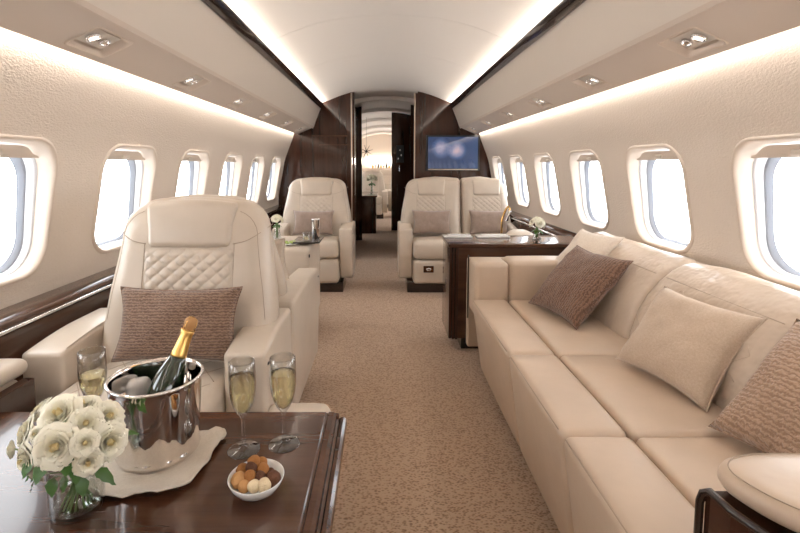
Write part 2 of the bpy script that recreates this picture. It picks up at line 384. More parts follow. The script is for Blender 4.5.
# overhead bins
BIN_F = [(.735, .632), (.741, .623), (.767, .560), (.793, .495), (.813, .438), (.818, .428)]
UO = .105   # the units sit a little forward of each window centre
BIN_U = [(.818, .428), (.824, .413), (.832, .409), (.835, .424), (.838, .424), (.842, .414)]
U0, U1 = (.842, .414), (1.0, .345)
for side in ('left', 'right'):
    S = 1 if side == 'right' else -1
    root = thing('overhead_bin', 'long cream overhead bin fascia running along the %s side under the ceiling' % side, 'overhead bin', (CX, 0, H))
    f = lambda pts: [(S * x, z) for x, z in pts]
    for yy0, yy1 in ((Y0, 6.0), (6.0, Y1)):
        MB().sweep_y(f([(.82, .64), (.735, .640)] + BIN_F), [yy0, yy1]).build('face_panel', 'bin', root)
    MB().sweep_y(f(BIN_U), [Y0, Y1]).build('lower_rail', 'psu', root, False)
    # underside with openings for the service units
    mb = MB(); L = math.hypot(U1[0] - U0[0], U1[1] - U0[1])
    P = lambda y, s: (S * (U0[0] + (U1[0] - U0[0]) * s / L), y, U0[1] + (U1[1] - U0[1]) * s / L)
    for yc in [y + UO for y in WY]:
        hole, rect = ring_pair(rrect(.092, .056, .012, 4), PITCH / 2, -L / 2, L / 2); N = len(hole)
        vs = [P(yc + a, L / 2 + b) for a, b in hole] + [P(yc + a, L / 2 + b) for a, b in rect]
        mb.add(vs, [(i, (i + 1) % N, N + (i + 1) % N, N + i) for i in range(N)])
    mb.build('underside', 'psu', root, smooth=False)
    MB().sweep_y(f([(1.0, .345), (1.0, .352), (.96, .38), (.93, .40)]), [Y0, Y1]).build('rear_lip', 'psu', root)
    # dark trim line and cove lamps
    o = MB().sweep_y([(CX + S * x, H + z) for x, z in [(.736, .626), (.728, .625), (.686, .658), (.688, .668), (.697, .668), (.738, .636)]], [Y0, 5.33], closed=True).build('trim_%d' % (1 if S < 0 else 2), 'dark')
    tag(o, 'dark wooden trim line along the %s ceiling edge' % side, 'trim', kind='structure')
    o = MB().sweep_y([(CX + S * x, H + z) for x, z in [(.733, .648), (.768, .648)]], [-1.2, 5.33]).build('cove_light', 'led')
    tag(o, 'warm light strip hidden behind the %s ceiling trim' % side, 'light strip')
    o = MB().sweep_y([(CX + S * x, H + z) for x, z in [(.733, .648), (.768, .648)]], [5.36, Y1]).build('cove_light', 'led_far')
    tag(o, 'warm light strip beside the %s ceiling edge beyond the bulkhead' % side, 'light strip')
    o = MB().sweep_y([(CX + S * x, H + z) for x, z in [(1.002, .356), (1.020, .356), (1.020, .360), (1.002, .360)]], [Y0, 5.33], closed=True).build('wall_light', 'led_low')
    tag(o, 'warm light line washing the %s wall below the bin' % side, 'light strip')
    o = MB().sweep_y([(CX + S * x, H + z) for x, z in [(1.002, .356), (1.020, .356), (1.020, .360), (1.002, .360)]], [5.36, Y1], closed=True).build('wall_light', 'led_far')
    tag(o, 'warm light line along the %s wall beyond the bulkhead' % side, 'light strip')
    # reading light and air vent units
    ang = math.atan2(U1[1] - U0[1], U1[0] - U0[0])
    for k, yc in enumerate(WY[:10]):
        if k < 4: continue
        yc += UO; cen = P(yc, L / 2)
        u = thing('service_unit', 'recessed reading light and air nozzle unit under the %s bin, %s' % (side, ['nearest the camera', 'second along', 'third along', 'fourth along', 'fifth along', 'last before the bulkhead'][k - 4]), 'reading light', (CX + cen[0], yc, H + cen[2]), 0, 'reading light units under the bins')
        # local frame: a = across (outboard), y along, n = up into the panel
        a = Vector((S * math.cos(ang), 0, math.sin(ang))); n = Vector((-S * math.sin(ang), 0, math.cos(ang))) * 1
        T = Matrix(((a.x, 0, n.x), (a.y, 1, n.y), (a.z, 0, n.z))).to_4x4()
        seq = [(-.006, -.001), (-.003, -.004), (0, -.003), (.004, .004), (.015, .024)]
        vs = []; q = None
        for ins, dep in seq:
            for (yy, ss) in rrect(.092 - ins, .056 - ins, .014, 4): vs.append((ss, yy, dep))
        N = len(rrect(.1, .1, .01, 4))
        fs = [(kk * N + i, kk * N + (i + 1) % N, (kk + 1) * N + (i + 1) % N, (kk + 1) * N + i) for kk in range(len(seq) - 1) for i in range(N)]
        fs.append(tuple((len(seq) - 1) * N + i for i in range(N)))
        MB().add(vs, fs, T).build('tray', 'bezel', u)
        pl = MB().rbox(0, 0, 0, .078, .140, .008, .003, 2, 2).build('plate', 'bin', u)
        pl.matrix_local = Matrix.Translation(n * .018) @ T
        for yy, rr, nm in ((-.030, .020, 'reading_light'), (.028, .015, 'air_nozzle')):
            q = MB().lathe([(rr * 1.15, .004), (rr * 1.2, -.002), (rr, -.005), (rr * .85, -.003), (rr * .75, .003)], 20).build(nm, 'chrome', u)
            q.matrix_local = Matrix.Translation(n * .008 + Vector((0, yy, 0))) @ T
            if nm == 'reading_light': l = MB().lathe([(rr * .75, .001), (rr * .7, -.002), (rr * .3, -.004)], 16).build('lens', 'lamp', q)
            else: l = MB().rbox(0, 0, -.001, rr * .8, rr * .8, rr * .5, rr * .2, 2, 2).build('nozzle', 'brushed', q)
        for e in (-1, 1):
            g = MB()
            for j in range(3): g.rbox(0, 0, 0, .003, .09, .002, .001, 1, 1, mtx=None)
            gg = MB(); 
            for j in range(3): gg.rbox(e * (.040 + .004 * j), 0, 0, .0018, .11, .002, .0008, 1, 1)
            gg.build('grille', 'brushed', u).matrix_local = Matrix.Translation(n * .012) @ T

# end walls
def yplate(name, m, pts, y0, y1, parent=None):
    N = len(pts); vs = [(x, y0, z) for x, z in pts] + [(x, y1, z) for x, z in pts]
    fs = [tuple(range(N)), tuple(range(N, 2 * N))[::-1]] + [(i, (i + 1) % N, N + (i + 1) % N, N + i)[::-1] for i in range(N)]
    return MB().add(vs, fs).build(name, m, parent, smooth=False)
SECT = [(.98, -1.08)] + [(hw(H + z) + .0, z) for z in (-1.0, -.9, -.8, -.7, -.6, -.5, -.4, -.3, -.2, -.1, 0, .09, .17, .25, .31, .345)] + [(1.03, .37), (1.0, .5), (.85, .67)]
full = [(CX + x, H + z) for x, z in SECT] + [(CX + x, H + z + .02) for x, z in ARCH[::-1]]
fullL = [(2 * CX - x, z) for x, z in full[::-1]]
o = yplate('wall_back', 'wall', full + fullL[1:], Y0, Y0 - .02); tag(o, 'cream end wall behind the camera', 'wall', kind='structure')
o = yplate('wall_front', 'wall', full + fullL[1:], Y1, Y1 + .02); tag(o, 'cream end wall of the far cabin', 'wall', kind='structure')
def half_section(side, xin, grow=.0):
    S = 1 if side == 'right' else -1
    pts = [(x + grow, z) for x, z in SECT]
    arc = [(x, z + .01) for x, z in ARCH[::-1] if x > abs(xin)]
    out = [(CX + S * x, H + z) for x, z in pts + arc]
    xi = xin; zt = interp(ARCH, abs(xin)) + .005
    return out + [(CX + xi, H + zt), (CX + xi, 0)]
def bulkhead(side, xin, y0, y1, label):
    r = bpy.data.objects.new('wall_bulkhead_' + side, None); link(r); tag(r, label, 'wall', kind='structure')
    yplate('wood_panel', 'wood_v', half_section(side, xin, .01), y0, y1, r); return r
bl = bulkhead('left', -.39, 5.34, 5.40, 'glossy dark walnut bulkhead left of the aisle opening')
br = bulkhead('right', .35, 5.34, 5.40, 'glossy dark walnut bulkhead right of the aisle opening')
for r, x in ((bl, -.355), (br, .355)):
    MB().box(x - .006, x + .006, 5.325, 5.345, .0, H + .80).build('metal_strip', 'brushed', r, False)
MB().box(-.345, -.318, 5.33, 5.42, 0, H + .81).build('door_post', 'wood_v', bl, False)
MB().box(.362, .40, 5.33, 5.42, 0, H + .80).build('door_post', 'wood_v', br, False)
for z, x0, x1 in ((1.40, -.80, -.40), (1.30, -.72, -.40)):
    MB().box(x0, x1, 5.325, 5.342, z, z + .012).build('handrail', 'wood_x', bl, False)
b3 = bulkhead('left', -.34, 6.70, 6.76, 'second dark walnut partition left of the passage')
b4 = bulkhead('right', .34, 6.50, 6.56, 'second dark walnut partition right of the passage')
b5 = bulkhead('right', .10, 7.72, 7.78, 'dark walnut partition narrowing the passage on the right')
MB().rbox(.27, 7.70, 1.02, .012, .02, .10, .005, 2, 2).build('door_handle', 'chrome', b5)
MB().box(.22, .34, 7.70, 7.722, 1.12, 1.40).build('wall_niche', 'black', b5, False)
for i, (x, z) in enumerate(((.25, 1.18), (.30, 1.24), (.28, 1.32))):
    MB().rbox(x, 7.695, z, .02, .01, .03, .004, 1, 1).build('switch', 'chrome', b5)
for S, nm in ((-1, 'left'), (1, 'right')):
    y1 = 6.7 if S < 0 else 7.72
    o = MB().box(CX + S * .40, CX + S * .44, 5.40, y1, 0, H + .79).build('wall_passage_' + nm, 'wood_v', None, False)
    tag(o, 'dark wooden passage wall on the %s beyond the bulkhead' % nm, 'wall', kind='structure')
# ceiling light in the passage
for i, y in enumerate((5.9, 7.1, 8.6, 10.2, 11.8)):
    pr_ = [(CX + x, H + z - .004) for x, z in arch()] + [(CX + x * .95, H + z - .05) for x, z in arch()[::-1]]
    o = MB().sweep_y(pr_, [y, y + .09], closed=True).build('trim_%d' % (i + 3), 'ceil', None, False); tag(o, 'shallow arched ceiling rib in the %s' % ['passage just past the bulkhead', 'passage', 'far cabin over the cabinet', 'middle of the far cabin', 'far cabin near its end'][i], 'trim', kind='structure')
t = thing('ceiling_light', 'small twin downlight set in the passage ceiling', 'ceiling light', (.02, 6.0, H + .845))
MB().rbox(0, 0, 0, .26, .10, .014, .006, 2, 2).build('light_frame', 'bezel', t)
for x in (-.07, .07): MB().lathe([(.035, -.006), (.032, -.011), (.01, -.012)], 16).build('bulb', 'lamp', t, loc=(x, 0, 0))

# side ledges
def ledge(side, y0, y1, label):
    S = 1 if side == 'right' else -1
    t = thing('side_ledge', label, 'ledge', (CX, 0, 0))
    w = lambda z: hw(z) + .0
    top = [(w(.63) + .005, .632), (1.16, .630), (1.135, .626), (1.126, .618), (1.126, .606), (1.135, .600), (w(.6) + .005, .598)]
    MB().sweep_y([(S * x, z) for x, z in top], [y0, y1], closed=True).build('ledge_top', 'wood_y', t)
    MB().tube([(S * 1.122, y0, .603), (S * 1.122, y1, .603)], .006, 10).build('rail', 'chrome', t)
    MB().sweep_y([(S * x, z) for x, z in [(1.13, .598), (1.128, .57), (1.118, .53), (1.10, .48), (1.085, .42), (1.075, .34), (1.07, .2), (1.055, .08), (1.02, .0), (1.09, 0), (1.15, .3), (1.17, .598)]], [y0, y1], closed=True).build('ledge_panel', 'wood_y', t)
ledge('left', -1.5, 5.32, 'dark wooden side ledge with chrome rail along the left wall under the windows')
ledge('right', 3.0, 5.32, 'dark wooden side ledge along the right wall behind the console')

# monitor on right bulkhead
t = thing('monitor', 'wall mounted monitor showing a dusky blue sky with pink clouds', 'monitor', (.785, 5.335, 1.215))
MB().rbox(0, -.012, 0, .60, .03, .40, .006, 2, 2).build('monitor_frame', 'black', t)
MB().box(-.28, .28, -.0295, -.027, -.175, .18).build('screen', 'screen', t, False)
MB().box(-.28, .28, -.032, -.027, -.192, -.180).build('chin', 'brushed', t, False)

# ------------------------------------------------------------------ seats
def cushion_outline(hwb, hwt, z0, z1, r=.11, asym=None):
    # rounded-top backrest outline, counter-clockwise from bottom right; asym: inner side (+1/-1) kept squarer
    pts = []
    def side(sg, rr):
        wt = hwt if rr > .05 else hwb
        out = [(hwb * .93, z0), (hwb * .99, z0 + .03), (hwb, z0 + .10), (hwb * .995, z0 + (z1 - z0) * .35), (wt + (hwb - wt) * .75, z0 + (z1 - z0) * .5), (wt + (hwb - wt) * .35, z0 + (z1 - z0) * .66)]
        zz = z1 - rr
        for k in range(9):
            a = PI / 2 * k / 8
            out.append((wt - rr + rr * math.cos(a) ** .9 if k < 8 else wt - rr, zz + rr * math.sin(a) ** .9 * .93))
        return out
    R = side(1, .035 if asym == 1 else r); L = side(-1, .035 if asym == -1 else r)
    top = [(x, z1 - .07 * .0 + 0 - (.000)) for x in ()]
    pts = [(x, z) for x, z in R] + [((R[-1][0]) * t, R[-1][1] + (.012) * (1 - t * t)) for t in (.6, .2)] + [(-(L[-1][0]) * t, L[-1][1] + .012 * (1 - t * t)) for t in (.2, .6)] + [(-x, z) for x, z in L[::-1]]
    return pts
def quilt(w, h, nx=84, nz=72, cell=.041, amp=.0075):
    vs = []; fs = []
    for j in range(nz + 1):
        for i in range(nx + 1):
            u, v = i / nx * 2 - 1, j / nz * 2 - 1; x = u * w / 2 * (1 + .05 * v * abs(u)); z = v * h / 2
            e = max(0, (1 - u ** 8) * (1 - v ** 8)) ** .5
            q = (abs(math.sin(PI * (x * .85 + z) / cell)) * abs(math.sin(PI * (x * .85 - z) / cell))) ** .4
            vs.append((x, -.004 - e * (.008 + amp * q), z))
    for j in range(nz):
        for i in range(nx):
            a = j * (nx + 1) + i; fs.append((a, a + 1, a + nx + 2, a + nx + 1))
    return MB().add(vs, fs)
def lean(z, z0=.40, k=.24): return (z - z0) * k
def back_unit(root, cx, hb, ht, asym=None, headw=.144, z1=.965, mt='leather', ybase=-.16):
    out = cushion_outline(hb, ht, .36, z1, .12, asym)
    fn = lambda x, y, z: (cx + x, ybase + y + lean(z), z)
    lay = [(.045, .022), (.014, .018), (.002, .0), (0, -.02), (0, -.035), (.004, -.065), (.016, -.09), (.035, -.104), (.07, -.112), (.12, -.108), (.20, -.104)]
    b = MB().plate(out, lay[::-1], fn, (0, .66)); bk = b.build('backrest', mt, root)
    # headrest
    hz0, hz1 = z1 - .155, z1 - .004
    h = MB().rbox(0, 0, 0, headw * 2, .06, hz1 - hz0, .020, 4, 8, (0, .010, .003), fn=lambda x, y, z: (x * (1 + .06 * z / .08), y, z - (.010 if z > 0 else 0) * (x / headw) ** 2))
    h.v = [(x + cx, y + ybase - .091 + lean(z + (hz0 + hz1) / 2), z + (hz0 + hz1) / 2) for x, y, z in h.v]
    h.build('headrest', mt, root)
    # quilted panel
    qz0, qz1 = z1 - .40, z1 - .158
    q = quilt(headw * 2, qz1 - qz0); q.v = [(x + cx, y + ybase - .098 + lean(z + (qz0 + qz1) / 2), z + (qz0 + qz1) / 2) for x, y, z in q.v]
    q.build('quilted_panel', mt, root)
    # stitched seams from the headrest corners outwards
    dep = [(0, -.035), (.004, -.065), (.016, -.09), (.035, -.104), (.07, -.112), (.12, -.108), (.20, -.104)]
    def onsurf(x, z):
        d = math.hypot(x, z - .66); ins = polyray(out, x, z - .66, 0, .66) - d
        return Vector((cx + x, ybase + interp(dep, ins) + lean(z) - .0006, z))
    for sg in (-1, 1):
        if asym != sg:
            x0, z0, x1, z1_ = sg * headw, hz0 + .01, sg * (ht + .012), z1 - .088
            MB().tube([onsurf(x0 + (x1 - x0) * q / 8, z0 + (z1_ - z0) * q / 8 - .012 * math.sin(q / 8 * PI)) for q in range(9)], .0014, 6).build('seam', 'stitch', bk)
        MB().tube([onsurf(sg * (headw + .004), hz0 + .01 - .035 * q) for q in range(8)], .0011, 6).build('seam', 'stitch', bk)
        N = len(out); sc_ = []
        for (x, z) in out:
            if x * sg > 0 and z > .5:
                d = math.hypot(x, z - .66); k = 1 - .028 / d
                if abs(x * k) > headw + .004: sc_.append((x * k, .66 + (z - .66) * k))
        sc_.sort(key=lambda p: p[1])
        if len(sc_) > 2: MB().tube([onsurf(x, z) for x, z in sc_], .0010, 6).build('seam', 'stitch', bk)
def arm_mesh(x0, x1, yf, yr, ztop=.56, zb=.11, inner=0):
    L = yr - yf
    def fn(x, y, z):
        t = (y + L / 2) / L      # 0 front
        if z > 0: z -= .020 * max(0, 1 - t / .55) ** 1.6 * (z / ((ztop - zb) / 2))
        if z < 0: y += .05 * (-z / ((ztop - zb) / 2)) * (1 - t)
        return (x, y, z)
    return MB().rbox((x0 + x1) / 2, (yf + yr) / 2, (ztop + zb) / 2, x1 - x0, L, ztop - zb, .014, 3, 8, (.003, .004, .005), fn)
def seat_bits(root, x0, x1, yf=-.55, yr=-.14, quilted=False, rear=-.1):
    w = x1 - x0; c = (x0 + x1) / 2
    MB().rbox(c, (yf + yr) / 2, .372, w, yr - yf, .150, .035, 4, 10, (.0, .012, .018)).build('seat_cushion', 'leather', root)
    MB().rbox(c, (yf + .01 + yr) / 2, .185, w, yr - yf - .01, .205, .03, 3, 6, (0, .006, 0)).build('seat_base', 'leather', root)
    if quilted:
        s = MB()
        for k in range(-6, 7):
            for sg in (-1, 1):
                pts = []
                for j in range(25):
                    y = (yf + .05) + (yr - yf - .07) * j / 24; x = k * .08 + sg * (y - yf) * .75
                    if abs(x) < w / 2 - .03:
                        u = x / (w / 2); vv = (y - (yf + yr) / 2) / ((yr - yf) / 2)
                        pts.append((c + x, y, .447 + .018 * (1 - u * u) * (1 - vv * vv) + .0004))
                if len(pts) > 2: s.tube(pts, .0011, 5)
        s.build('seam', 'stitch', root)
def club_seat(name, label, loc, rz=0, W=.70, arm=.11, arm_len=.40, quilted=False, hb=.30, ht=.245, seat_f=-.55, bx=0):
    t = thing(name, label, 'armchair', loc, rz)
    wi = W / 2 - arm
    for sg in (-1, 1):
        a = arm_mesh(min(sg * wi, sg * W / 2) , max(sg * wi, sg * W / 2), -arm_len, -.015).build('armrest', 'leather', t)
        MB().tube([(sg * (wi + .006), y, .561 - .020 * max(0, 1 - (y + arm_len) / (arm_len * .55)) ** 1.6) for y in [-arm_len + .03 + (arm_len - .18) * k / 8 for k in range(9)]], .0013, 6).build('seam', 'stitch', a)
        MB().rbox(sg * (W / 2 + .001), -arm_len + .03, .50, .004, .014, .008, .002, 1, 1).build('button', 'black', a)
    seat_bits(t, -wi + .003, wi - .003, seat_f, -.14, quilted)
    back_unit(t, bx, hb, ht)
    MB().rbox(0, -.30, .04, W - .16, .34, .10, .01, 2, 2).build('plinth', 'dark', t)
    return t
club_seat('armchair', 'large cream leather armchair facing the camera, nearest one, behind the table', (-.69, 1.705, 0), 0, quilted=True, W=.705, arm=.122, hb=.285, ht=.245, bx=.050)
club_seat('armchair', 'cream leather armchair turned away, back to back with the nearest armchair', (-.69, 1.725, 0), PI, arm_len=.72, seat_f=-.60)
t3 = club_seat('armchair', 'cream leather armchair at the far left in front of the walnut bulkhead', (-.60, 4.40, 0), 0, W=.68, arm_len=.47, hb=.315, ht=.265, seat_f=-.52)

# double seat by the right bulkhead
t = thing('double_seat', 'cream leather double seat at the far right under the monitor', 'sofa', (.655, 4.38, 0))
arm_mesh(-.52, -.405, -.46, -.02).build('armrest', 'leather', t)
arm_mesh(.44, .50, -.40, -.02).build('armrest', 'leather', t)
seat_bits(t, -.402, .022, -.52, -.14); seat_bits(t, .026, .437, -.52, -.14)
back_unit(t, -.225, .272, .225, asym=1, headw=.125)
back_unit(t, .275, .222, .185, asym=-1, headw=.125)
MB().rbox(-.02, -.30, .05, .86, .34, .10, .01, 2, 2).build('plinth', 'dark', t)
lp = MB().rbox(-.275, -.525, .215, .085, .014, .055, .004, 2, 2).build('pull_plate', 'wood_x', t)
MB().tube([(-.297, -.534, .215), (-.287, -.540, .222), (-.275, -.541, .224), (-.263, -.540, .222), (-.253, -.534, .215)], .006, 8).rbox(-.275, -.534, .207, .034, .006, .012, .003, 1, 1).build('latch', 'chrome', lp)

# leg rest beside near chair
t = thing('footrest', 'low cream leather footrest showing behind the right end of the table', 'footrest', (-.25, 1.285, 0))
MB().rbox(0, 0, .335, .19, .17, .07, .03, 3, 6, (0, 0, .006)).build('pad', 'leather', t)
MB().box(-.06, .06, -.05, .05, 0, .305).build('support', 'dark', t, False)
# facing seat's arm at left edge
t = thing('armchair', 'arm and side of a cream seat cut off at the left edge beyond the table', 'armchair', (-1.03, 1.0, 0))
MB().rbox(.014, 0, .535, .100, .50, .045, .022, 3, 6, (0, 0, .004)).build('arm_pad', 'leather', t)
MB().rbox(.012, -.01, .27, .090, .47, .48, .02, 3, 4).build('side_shell', 'leather', t)
MB().box(.060, .088, -.26, .225, .06, .508).build('wood_panel', 'wood_v', t, False)
MB().box(-.05, .05, -.2, .2, 0, .05).build('plinth', 'dark', t, False)

# ------------------------------------------------------------------ pillows
def pillow_mesh(w, h, th, seed=0, n=26, pinch=.10, wr=.009):
    vs = []; fs = []; idx = {}
    for sg in (1, -1):
        for j in range(n + 1):
            for i in range(n + 1):
                u, v = i / n * 2 - 1, j / n * 2 - 1
                edge = i in (0, n) or j in (0, n)
                if edge and sg == -1: continue
                x = u * w / 2 * (1 - pinch * (1 - v ** 2) * abs(u) ** 3); z = v * h / 2 * (1 - pinch * (1 - u ** 2) * abs(v) ** 3)
                p = (max(0, 1 - u * u) * max(0, 1 - v * v)) ** .42
                y = -sg * th / 2 * p
                if not edge: y += wr * (noise.noise(Vector((x * 9 + seed, z * 9, sg * 3.1 + seed))) + .5 * noise.noise(Vector((x * 22, z * 22 + seed, sg)))) * min(1, p * 2)
                idx[(sg, i, j)] = len(vs); vs.append((x, y, z))
        for j in range(n):
            for i in range(n):
                g = lambda a, b: idx.get((sg, a, b), idx.get((1, a, b)))
                q = (g(i, j), g(i + 1, j), g(i + 1, j + 1), g(i, j + 1)); fs.append(q if sg == 1 else q[::-1])
    ring = [(i, 0) for i in range(n)] + [(n, j) for j in range(n)] + [(n - i, n) for i in range(n)] + [(0, n - j) for j in range(n)]
    return MB().add(vs, fs), [vs[idx[(1, i, j)]] for i, j in ring]
def pillow(label, m, BL, BR, TL, th=.12, group='throw pillows', seed=0, pinch=.11, name='throw_pillow'):
    BL, BR, TL = Vector(BL), Vector(BR), Vector(TL); X = BR - BL; Z = TL - BL; w, h = X.length, Z.length
    X.normalize(); Z = (Z - X * Z.dot(X)).normalized(); Y = Z.cross(X)
    c = BL + X * w / 2 + Z * h / 2
    t = thing(name, label, 'pillow', (0, 0, 0), 0, group)
    t.matrix_world = Matrix.Translation(c) @ Matrix(((X.x, Y.x, Z.x), (X.y, Y.y, Z.y), (X.z, Y.z, Z.z))).to_4x4()
    mb, ring = pillow_mesh(w, h, th, seed, pinch=pinch)
    mb.build('cover', m, t); MB().tube(ring, .0022, 6, closed=True).build('piping', m, t)
    return t
pillow('brown ribbed lumbar pillow on the nearest armchair', 'brown_cord', (-.822, 1.375, .487), (-.440, 1.375, .487), (-.822, 1.445, .700), .10, seed=1)
pillow('taupe lumbar pillow on the far left armchair', 'taupe', (-.79, 4.06, .475), (-.43, 4.06, .475), (-.79, 4.12, .68), .11, seed=2)
pillow('taupe lumbar pillow on the left place of the double seat', 'taupe', (.255, 4.07, .475), (.60, 4.07, .475), (.255, 4.12, .685), .11, seed=3)
pillow('taupe lumbar pillow on the right place of the double seat', 'taupe', (.755, 4.07, .475), (1.10, 4.07, .475), (.755, 4.12, .685), .11, seed=4)
pillow('cream knobbly pillow peeking out behind the nearest armchair', 'cream_f', (-.76, 2.17, .475), (-.415, 2.17, .475), (-.76, 1.97, .770), .10, seed=5)
pillow('dark brown ribbed pillow standing on its edge at the far end of the sofa', 'brown_cord2', (.672, 2.125, .445), (.755, 1.785, .440), (.912, 2.17, .705), .12, seed=6, group='pillows on the sofa')
pillow('small cream pillow tucked behind the dark brown pillow on the sofa', 'cream_f', (.80, 2.34, .50), (.87, 2.05, .50), (1.02, 2.40, .755), .09, seed=7, group='pillows on the sofa')
pillow('plain beige pillow leaning in the middle of the sofa', 'beige_f', (.765, 1.495, .445), (.845, 1.175, .440), (.938, 1.535, .680), .12, seed=8, group='pillows on the sofa')
pillow('tan ribbed pillow at the near end of the sofa beside its padded arm', 'tan_cord', (.795, 1.095, .445), (.855, .76, .445), (1.03, 1.115, .70), .13, seed=9, group='pillows on the sofa')

# ------------------------------------------------------------------ sofa
t = thing('sofa', 'long sand leather sofa along the right wall', 'sofa', (0, 0, 0))
segs = [(1.585, 2.245), (1.095, 1.580), (.60, 1.090)]
for a, b in segs:
    def fn(x, y, z): return (x + (.052 * (.18 - z) / .36 if x < 0 else 0), y, z)
    bo = MB().rbox(.517, (a + b) / 2, .250, .172, b - a, .36, .022, 3, 8, (.006, .003, .007), fn).build('front_cushion', 'leather2', t)
    MB().tube([(.4352, a + .02, .4265), (.4352, b - .02, .4265)], .0013, 6).build('seam', 'stitch', bo)
    MB().rbox(.80, (a + b) / 2, .355, .385, b - a, .145, .020, 3, 8, (.002, .003, .010)).build('seat_cushion', 'leather2', t)
for a, b in ((1.70, 2.44), (1.135, 1.695), (.56, 1.13)):
    prof = [(.905, .38), (.900, .45), (.925, .54), (.965, .61), (1.010, .665), (1.055, .705), (1.095, .728), (1.13, .735), (1.165, .727), (1.195, .70), (1.20, .55), (1.13, .38)]
    ys = [a, a + .006, a + .018, a + .04] + [a + .04 + (b - a - .08) * k / 6 for k in range(1, 6)] + [b - .04, b - .018, b - .006, b]
    sca = [.80, .93, .975, .995] + [1 + .01 * math.sin(PI * k / 6) for k in range(1, 6)] + [.995, .975, .93, .80]
    vs = []; fs = []; P = len(prof); cx_, cz_ = 1.06, .56
    # densify
    pr = []
    for i in range(P):
        x0, z0 = prof[i]; x1, z1 = prof[(i + 1) % P]
        for k in range(3): pr.append((x0 + (x1 - x0) * k / 3, z0 + (z1 - z0) * k / 3))
    P = len(pr)
    for y, s in zip(ys, sca):
        for x, z in pr:
            X = cx_ + (x - cx_) * s; Z = cz_ + (z - cz_) * s
            wv = .010 * noise.noise(Vector((X * 7, y * 7, Z * 7))) + .004 * noise.noise(Vector((X * 19, y * 19, Z * 19)))
            vs.append((X + wv, y, Z + wv))
    for i in range(len(ys) - 1):
        for k in range(P): fs.append((i * P + k, i * P + (k + 1) % P, (i + 1) * P + (k + 1) % P, (i + 1) * P + k))
    fs.append(tuple(range(P))[::-1]); fs.append(tuple((len(ys) - 1) * P + k for k in range(P)))
    bc = MB().add(vs, fs).build('back_cushion', 'sofa_back', t)
    MB().tube([(1.02 + .002, y, .677) for y in (a + .03, b - .03)], .0012, 6).build('seam', 'sofa_back', bc)
    s = MB()
    for k in range(-8, 12):
        for sg in (-1, 1):
            pts = []
            for j in range(14):
                q = j / 13; pz = .47 + q * .19; px = interp([(.45, .900), (.54, .925), (.61, .965), (.665, 1.010)], pz); y = a + k * .09 + sg * q * .22
                if a + .04 < y < b - .04: pts.append((px - .0005 + .010 * noise.noise(Vector((px * 7, y * 7, pz * 7))) + .004 * noise.noise(Vector((px * 19, y * 19, pz * 19))), y, pz))
            if len(pts) > 3: s.tube(pts, .0009, 5)
    s.build('quilting', 'sofa_back', bc)
MB().sweep_y([(1.20, .66), (1.225, .70), (1.245, .70), (1.245, .5), (1.20, .5)], [.56, 2.44], closed=True).build('back_frame', 'sofa_back', t)
MB().box(.56, 1.10, .62, 2.24, .0, .17).build('base', 'dark', t, False)
MB().box(.60, 1.15, .62, 2.40, .17, .285).build('seat_frame', 'black', t, False)
# far arm in two padded sections
MB().rbox(.535, 2.345, .465, .168, .17, .275, .025, 3, 6, (.002, .004, .004)).build('armrest', 'leather2', t)
MB().rbox(.785, 2.340, .469, .330, .16, .285, .025, 3, 6, (.002, .004, .004)).build('armrest', 'leather2', t)
MB().rbox(.70, 2.465, .35, .50, .05, .48, .01, 2, 3).build('arm_shell', 'leather2', t)
MB().rbox(.449, 2.436, .44, .008, .008, .34, .003, 2, 3).build('arm_edging', 'dark', t)
# near arm: pad with clipped corner on a wood panel
outl = [(.560, .735), (.535, .715), (.527, .69), (.532, .665), (.545, .63), (.57, .595), (.60, .575), (.66, .560), (1.18, .555), (1.18, .745), (.70, .745), (.60, .745)]
def zplate(outline, z0, z1, r, inset_fn=None):
    N = len(outline); cx_ = sum(p[0] for p in outline) / N; cy_ = sum(p[1] for p in outline) / N; vs = []; fs = []
    # subdivide outline smoothly
    lay = [(.03, z0), (r, z0), (r * .4, z0 + r * .3), (0, z0 + r), (0, z1 - r), (r * .3, z1 - r * .4), (r, z1 - r * .05), (.03, z1 + .0012)]
    for ins, z in lay:
        for i, (x, y) in enumerate(outline):
            a = Vector(outline[i - 1]); b = Vector(outline[(i + 1) % N]); d = (b - a).normalized(); n = Vector((-d.y, d.x))
            if n.dot(Vector((cx_ - x, cy_ - y))) < 0: n = -n
            vs.append((x + n.x * ins, y + n.y * ins, z))
    for k in range(len(lay) - 1):
        for i in range(N): fs.append((k * N + i, k * N + (i + 1) % N, (k + 1) * N + (i + 1) % N, (k + 1) * N + i))
    fs.append(tuple(range(N))[::-1]); fs.append(tuple((len(lay) - 1) * N + i for i in range(N)))
    return MB().add(vs, fs)
def chaikin(p, n=2):
    for _ in range(n):
        q = []
        for i in range(len(p)):
            a, b = p[i], p[(i + 1) % len(p)]
            q += [(a[0] * .75 + b[0] * .25, a[1] * .75 + b[1] * .25), (a[0] * .25 + b[0] * .75, a[1] * .25 + b[1] * .75)]
        p = q
    return p
pd = zplate(chaikin(outl), .572, .607, .013).build('armrest', 'leather2', t)
MB().tube([(.85 + (x - .85) * .965, .655 + (y - .655) * .89, .6068) for x, y in chaikin(outl)], .0010, 6, closed=True).build('seam', 'stitch', pd)
pan = [(.517, .71), (.520, .66), (.54, .60), (.58, .565), (.64, .548), (1.17, .543), (1.17, .60), (.66, .60), (.60, .63), (.57, .67), (.56, .71)]
N = len(pan)
vs = [(x, y, .10) for x, y in pan] + [(x, y, .560) for x, y in pan]
MB().add(vs, [tuple(range(N))[::-1], tuple(range(N, 2 * N))] + [(i, (i + 1) % N, N + (i + 1) % N, N + i) for i in range(N)]).build('arm_panel', 'wood_v', t, False)
